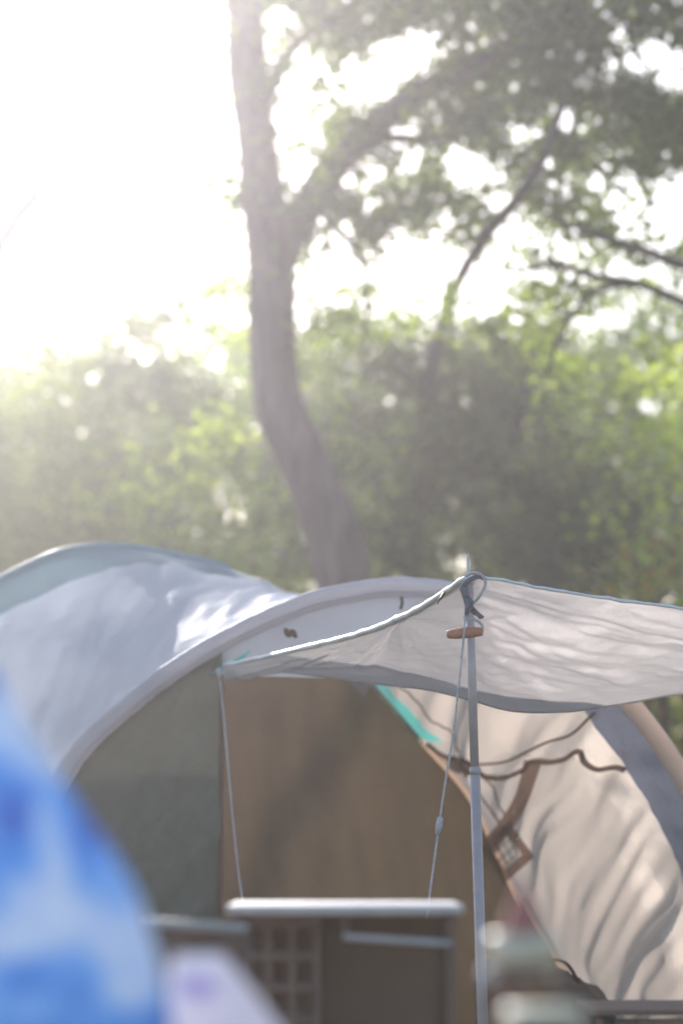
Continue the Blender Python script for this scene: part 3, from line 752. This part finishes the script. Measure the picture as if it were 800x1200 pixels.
# tree on the right whose limbs reach in from the edge
rt = tree_thing('spreading_tree', 'dark branching tree reaching in from the right edge with thin bare limbs', 'tree', 880, 15.0)
RTR = limb('trunk', [(885, 1150, 15.0), (878, 800, 15.0), (872, 560, 15.0), (860, 400, 15.0), (850, 310, 15.0), (862, 200, 15.0), (880, 60, 15.0), (870, -100, 15.0)], .16, .06, M_BARK2, rt, 60)
limb('limb', [(858, 385, 15.0), (780, 345, 14.8), (735, 330, 14.6), (690, 322, 14.4), (650, 312, 14.3), (600, 318, 14.2)], .036, .012, M_BARK2, RTR)
limb('limb', [(852, 330, 15.0), (765, 298, 14.8), (715, 280, 14.6), (680, 268, 14.5), (640, 250, 14.4)], .040, .012, M_BARK2, RTR)
limb('limb', [(740, 330, 14.6), (690, 345, 14.6), (655, 395, 14.6), (640, 440, 14.6)], .024, .010, M_BARK2, RTR)
blobs = [(830, 120, 15.2, .8, 1.0, .8), (700, 215, 15.3, .5, .8, .3), (820, 290, 15.4, .5, .9, .5), (900, 200, 15, 1.0, 1.2, 1.1), (790, 395, 15.4, .5, .8, .25)]
leaf_mesh('crown', crown_points(blobs, 15, 26, .13, GAPS, .05), .075, M_LEAF2, rt)

# slim dark tree in the middle
ct_ = tree_thing('slender_tree', 'slender tree with a dark slanting stem against the bright sky gap in the middle', 'tree', 490, 20)
CTR = limb('trunk', [(470, 1140, 20), (478, 800, 20.6), (492, 520, 21), (512, 400, 19.2), (535, 335, 17.4), (562, 285, 16.0), (600, 240, 15.0), (632, 195, 14.7), (660, 120, 14.7)], .09, .030, M_BARK2, ct_, 70)
limb('limb', [(600, 520, 20.2), (632, 410, 20), (655, 355, 20), (640, 290, 20), (622, 250, 20)], .05, .015, M_BARK2, CTR, 40)
blobs = [(500, 480, 20.5, 1.0, 1.3, .75), (455, 420, 20.6, .45, .8, .35), (560, 440, 20.5, .8, 1.1, .65), (620, 400, 20.3, .55, .9, .45), (640, 200, 20.4, .6, .6, .5), (520, 600, 20.6, 1.2, 1.4, .9)]
leaf_mesh('crown', crown_points(blobs, 22, 26, .15, GAPS[:40] + LOWGAPS), .085, M_LEAF_DEEP, ct_)

# washed-out bare tree far left
lt = tree_thing('leaning_tree', 'pale leaning tree almost lost in the glare at the left edge', 'tree', -90, 21)
LTR = limb('trunk', [(-110, 1130, 21), (-90, 700, 21), (-45, 420, 21), (-10, 310, 21), (18, 258, 21), (42, 215, 21), (52, 150, 21)], .16, .05, M_BARK, lt, 60)
limb('limb', [(18, 262, 21), (48, 232, 21), (62, 205, 21)], .035, .01, M_BARK, LTR, 20)
blobs = [(-60, -60, 21, 1.0, 1.2, .7), (-330, 420, 21, .8, 1.2, .9)]
leaf_mesh('crown', crown_points(blobs, 16, 24, .15), .085, M_LEAF4, lt)

# bushes and small trees behind the tents
def bush(name, label, blobs, material, stem_px, d, dens=20, leaf=.09, gaps=LOWGAPS, cr=.15, per=24):
    t = tree_thing(name, label, 'tree' if 'tree' in name else 'bush', stem_px, d, 'trees and bushes behind the tents')
    top = min(b[1] for b in blobs)
    for q, dx in enumerate((-22, 26)):
        limb('trunk', [(stem_px + dx * .3, HORIZON + F_PX / d + 6, d), (stem_px + dx, 850, d), (stem_px + dx * 1.6, 700, d + .4), (stem_px + dx * 2, max(600, top + 110), d + .6)], .05, .012, M_BARK2, t, 30)
    leaf_mesh('crown', crown_points(blobs, dens * 1.3, per, cr, gaps), leaf, material, t)
    return t
bush('round_bush', 'pale hazy bush at the far left beside the glare', [(-60, 600, 22, 1.1, 1.2, 1.3), (40, 570, 22, 1.0, 1.2, .9), (20, 650, 21.5, 1.2, 1.2, 1.0), (60, 470, 22, .55, .8, .5), (75, 425, 22, .35, .7, .35), (20, 480, 22, .4, .7, .35), (60, 800, 21.5, 1.4, 1.2, 1.3)], M_LEAF2, 30, 22)
bush('leafy_tree', 'grey-green leafy tree with ragged top left of the curving trunk', [(108, 378, 24, .42, .8, .36), (165, 362, 24, .45, .8, .36), (215, 364, 24, .48, .8, .40), (255, 365, 24, .3, .7, .4), (60, 430, 24, .4, .8, .4), (90, 425, 24, .45, .8, .42), (150, 440, 24, .9, 1.0, .5), (150, 520, 24, 1.2, 1.4, .9), (230, 470, 24, .9, 1.1, .9), (150, 680, 24, 1.8, 1.5, 1.5)], M_LEAF4, 160, 24)
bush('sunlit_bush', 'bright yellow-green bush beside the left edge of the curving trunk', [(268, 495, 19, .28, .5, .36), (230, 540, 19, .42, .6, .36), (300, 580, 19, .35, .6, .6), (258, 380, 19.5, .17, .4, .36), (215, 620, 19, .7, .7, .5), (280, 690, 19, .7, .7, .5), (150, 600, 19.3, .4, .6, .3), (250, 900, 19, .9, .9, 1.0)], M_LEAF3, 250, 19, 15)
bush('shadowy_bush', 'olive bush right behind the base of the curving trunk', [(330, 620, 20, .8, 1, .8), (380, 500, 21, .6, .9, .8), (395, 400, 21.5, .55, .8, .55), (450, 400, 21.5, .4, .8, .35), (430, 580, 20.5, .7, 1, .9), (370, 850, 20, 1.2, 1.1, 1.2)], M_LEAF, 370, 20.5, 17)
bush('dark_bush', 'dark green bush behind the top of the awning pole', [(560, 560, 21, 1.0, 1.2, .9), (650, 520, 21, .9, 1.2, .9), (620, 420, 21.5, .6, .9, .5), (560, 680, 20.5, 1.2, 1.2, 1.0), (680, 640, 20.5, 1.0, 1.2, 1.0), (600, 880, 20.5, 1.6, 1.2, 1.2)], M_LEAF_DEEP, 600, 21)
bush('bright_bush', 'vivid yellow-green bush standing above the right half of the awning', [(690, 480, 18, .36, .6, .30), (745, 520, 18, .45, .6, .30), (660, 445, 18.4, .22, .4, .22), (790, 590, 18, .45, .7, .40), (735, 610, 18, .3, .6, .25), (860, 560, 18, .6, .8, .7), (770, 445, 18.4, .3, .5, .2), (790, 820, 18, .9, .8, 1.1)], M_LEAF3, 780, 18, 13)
bush('backdrop_tree', 'grey-green tree with rounded top behind the bright bush at the right', [(700, 400, 25, .8, 1.0, .7), (790, 390, 25, .9, 1.2, .8), (860, 430, 25, 1.2, 1.2, 1.2), (740, 560, 25, 1.6, 1.4, 1.2), (820, 740, 25, 1.8, 1.4, 1.4)], M_LEAF4, 790, 25, 14)
bush('autumn_shrub', 'low shrub with orange and green leaves just above the awning at the right edge', [(770, 650, 16.5, .26, .5, .2), (800, 700, 16.5, .4, .5, .25), (720, 690, 16.5, .3, .4, .15), (790, 800, 16.5, .6, .6, .5), (820, 950, 16.5, .7, .6, .7)], M_LEAF5, 800, 16.5, 16, .07)
bush('distant_tree', 'dense distant tree filling the left background', [(-60, 600, 31, 2.2, 1.5, 2.0), (130, 560, 31, 2.2, 1.5, 1.8), (60, 800, 31, 3, 1.6, 1.8)], M_LEAF4, 60, 31, 18, .13, cr=.2)
bush('distant_tree', 'dense distant tree filling the middle background', [(320, 540, 31, 2.0, 1.5, 1.8), (480, 530, 31, 2.0, 1.5, 1.9), (400, 800, 31, 3, 1.6, 1.8)], M_LEAF, 400, 31, 18, .13, cr=.2)
bush('distant_tree', 'dense distant tree filling the right background', [(640, 540, 31, 2.0, 1.5, 1.8), (820, 540, 31, 2.2, 1.5, 2.0), (740, 800, 31, 3, 1.6, 1.8)], M_LEAF2, 720, 31, 18, .13, cr=.2)

# ------------------------------------------------------------------ air, light, camera
def haze():
    m, nt, out = new_mat('haze_air')
    v = nt.nodes.new('ShaderNodeVolumePrincipled')
    v.inputs['Color'].default_value = (.99, .94, 1.0, 1); v.inputs['Density'].default_value = HAZE; v.inputs['Anisotropy'].default_value = HAZE_G
    nt.links.new(v.outputs[0], out.inputs['Volume'])
    V, Fc = box_geo((0, 50, 7.5), (190, 190, 20), .01)
    o = mesh_obj('haze', V, Fc, m, None, False); o['kind'] = 'stuff'
HAZE, HAZE_G = .0042, .83
haze()
SUN_EL, SUN_AZ = math.radians(25), math.radians(-14.3)
to_sun = Vector((math.sin(SUN_AZ) * math.cos(SUN_EL), math.cos(SUN_AZ) * math.cos(SUN_EL), math.sin(SUN_EL)))
sl = bpy.data.lights.new('sun', 'SUN'); sl.energy = 4.5; sl.angle = math.radians(.5); sl.color = (1, .96, .92)
so = bpy.data.objects.new('sun', sl); COL.objects.link(so); so.location = to_sun * 60
so.rotation_euler = to_sun.to_track_quat('Z', 'Y').to_euler()
w = bpy.data.worlds.new('World'); S.world = w; w.use_nodes = True
nt = w.node_tree; bgn = nt.nodes['Background']
sky = nt.nodes.new('ShaderNodeTexSky'); sky.sky_type = 'NISHITA'; sky.sun_disc = False
sky.sun_elevation = SUN_EL; sky.sun_rotation = SUN_AZ; sky.air_density = 1.0; sky.dust_density = 1.2; sky.ozone_density = 1.0
nt.links.new(sky.outputs[0], bgn.inputs[0]); bgn.inputs[1].default_value = .13

cam = bpy.data.cameras.new('camera'); co = bpy.data.objects.new('camera', cam); COL.objects.link(co)
co.location = (0, 0, CAM_H); co.rotation_euler = (math.pi / 2 + PITCH, 0, 0)
cam.sensor_fit = 'VERTICAL'; cam.sensor_height = 36; cam.sensor_width = 24; cam.lens = 36 * F_PX / 1200
cam.clip_start = .05; cam.clip_end = 1000
cam.dof.use_dof = True; cam.dof.focus_distance = 7.3; cam.dof.aperture_fstop = 1.5
S.camera = co
S.view_settings.view_transform = 'Standard'; S.view_settings.look = 'None'; S.view_settings.gamma = 1; S.view_settings.use_curve_mapping = False
S.view_settings.exposure = 0.74
S.render.engine = 'CYCLES'
S.cycles.use_denoising = True
try: S.cycles.denoiser = 'OPENIMAGEDENOISE'
except Exception: pass
S.cycles.max_bounces = 10; S.cycles.volume_bounces = 1; S.cycles.transparent_max_bounces = 8
S.cycles.sample_clamp_indirect = 8
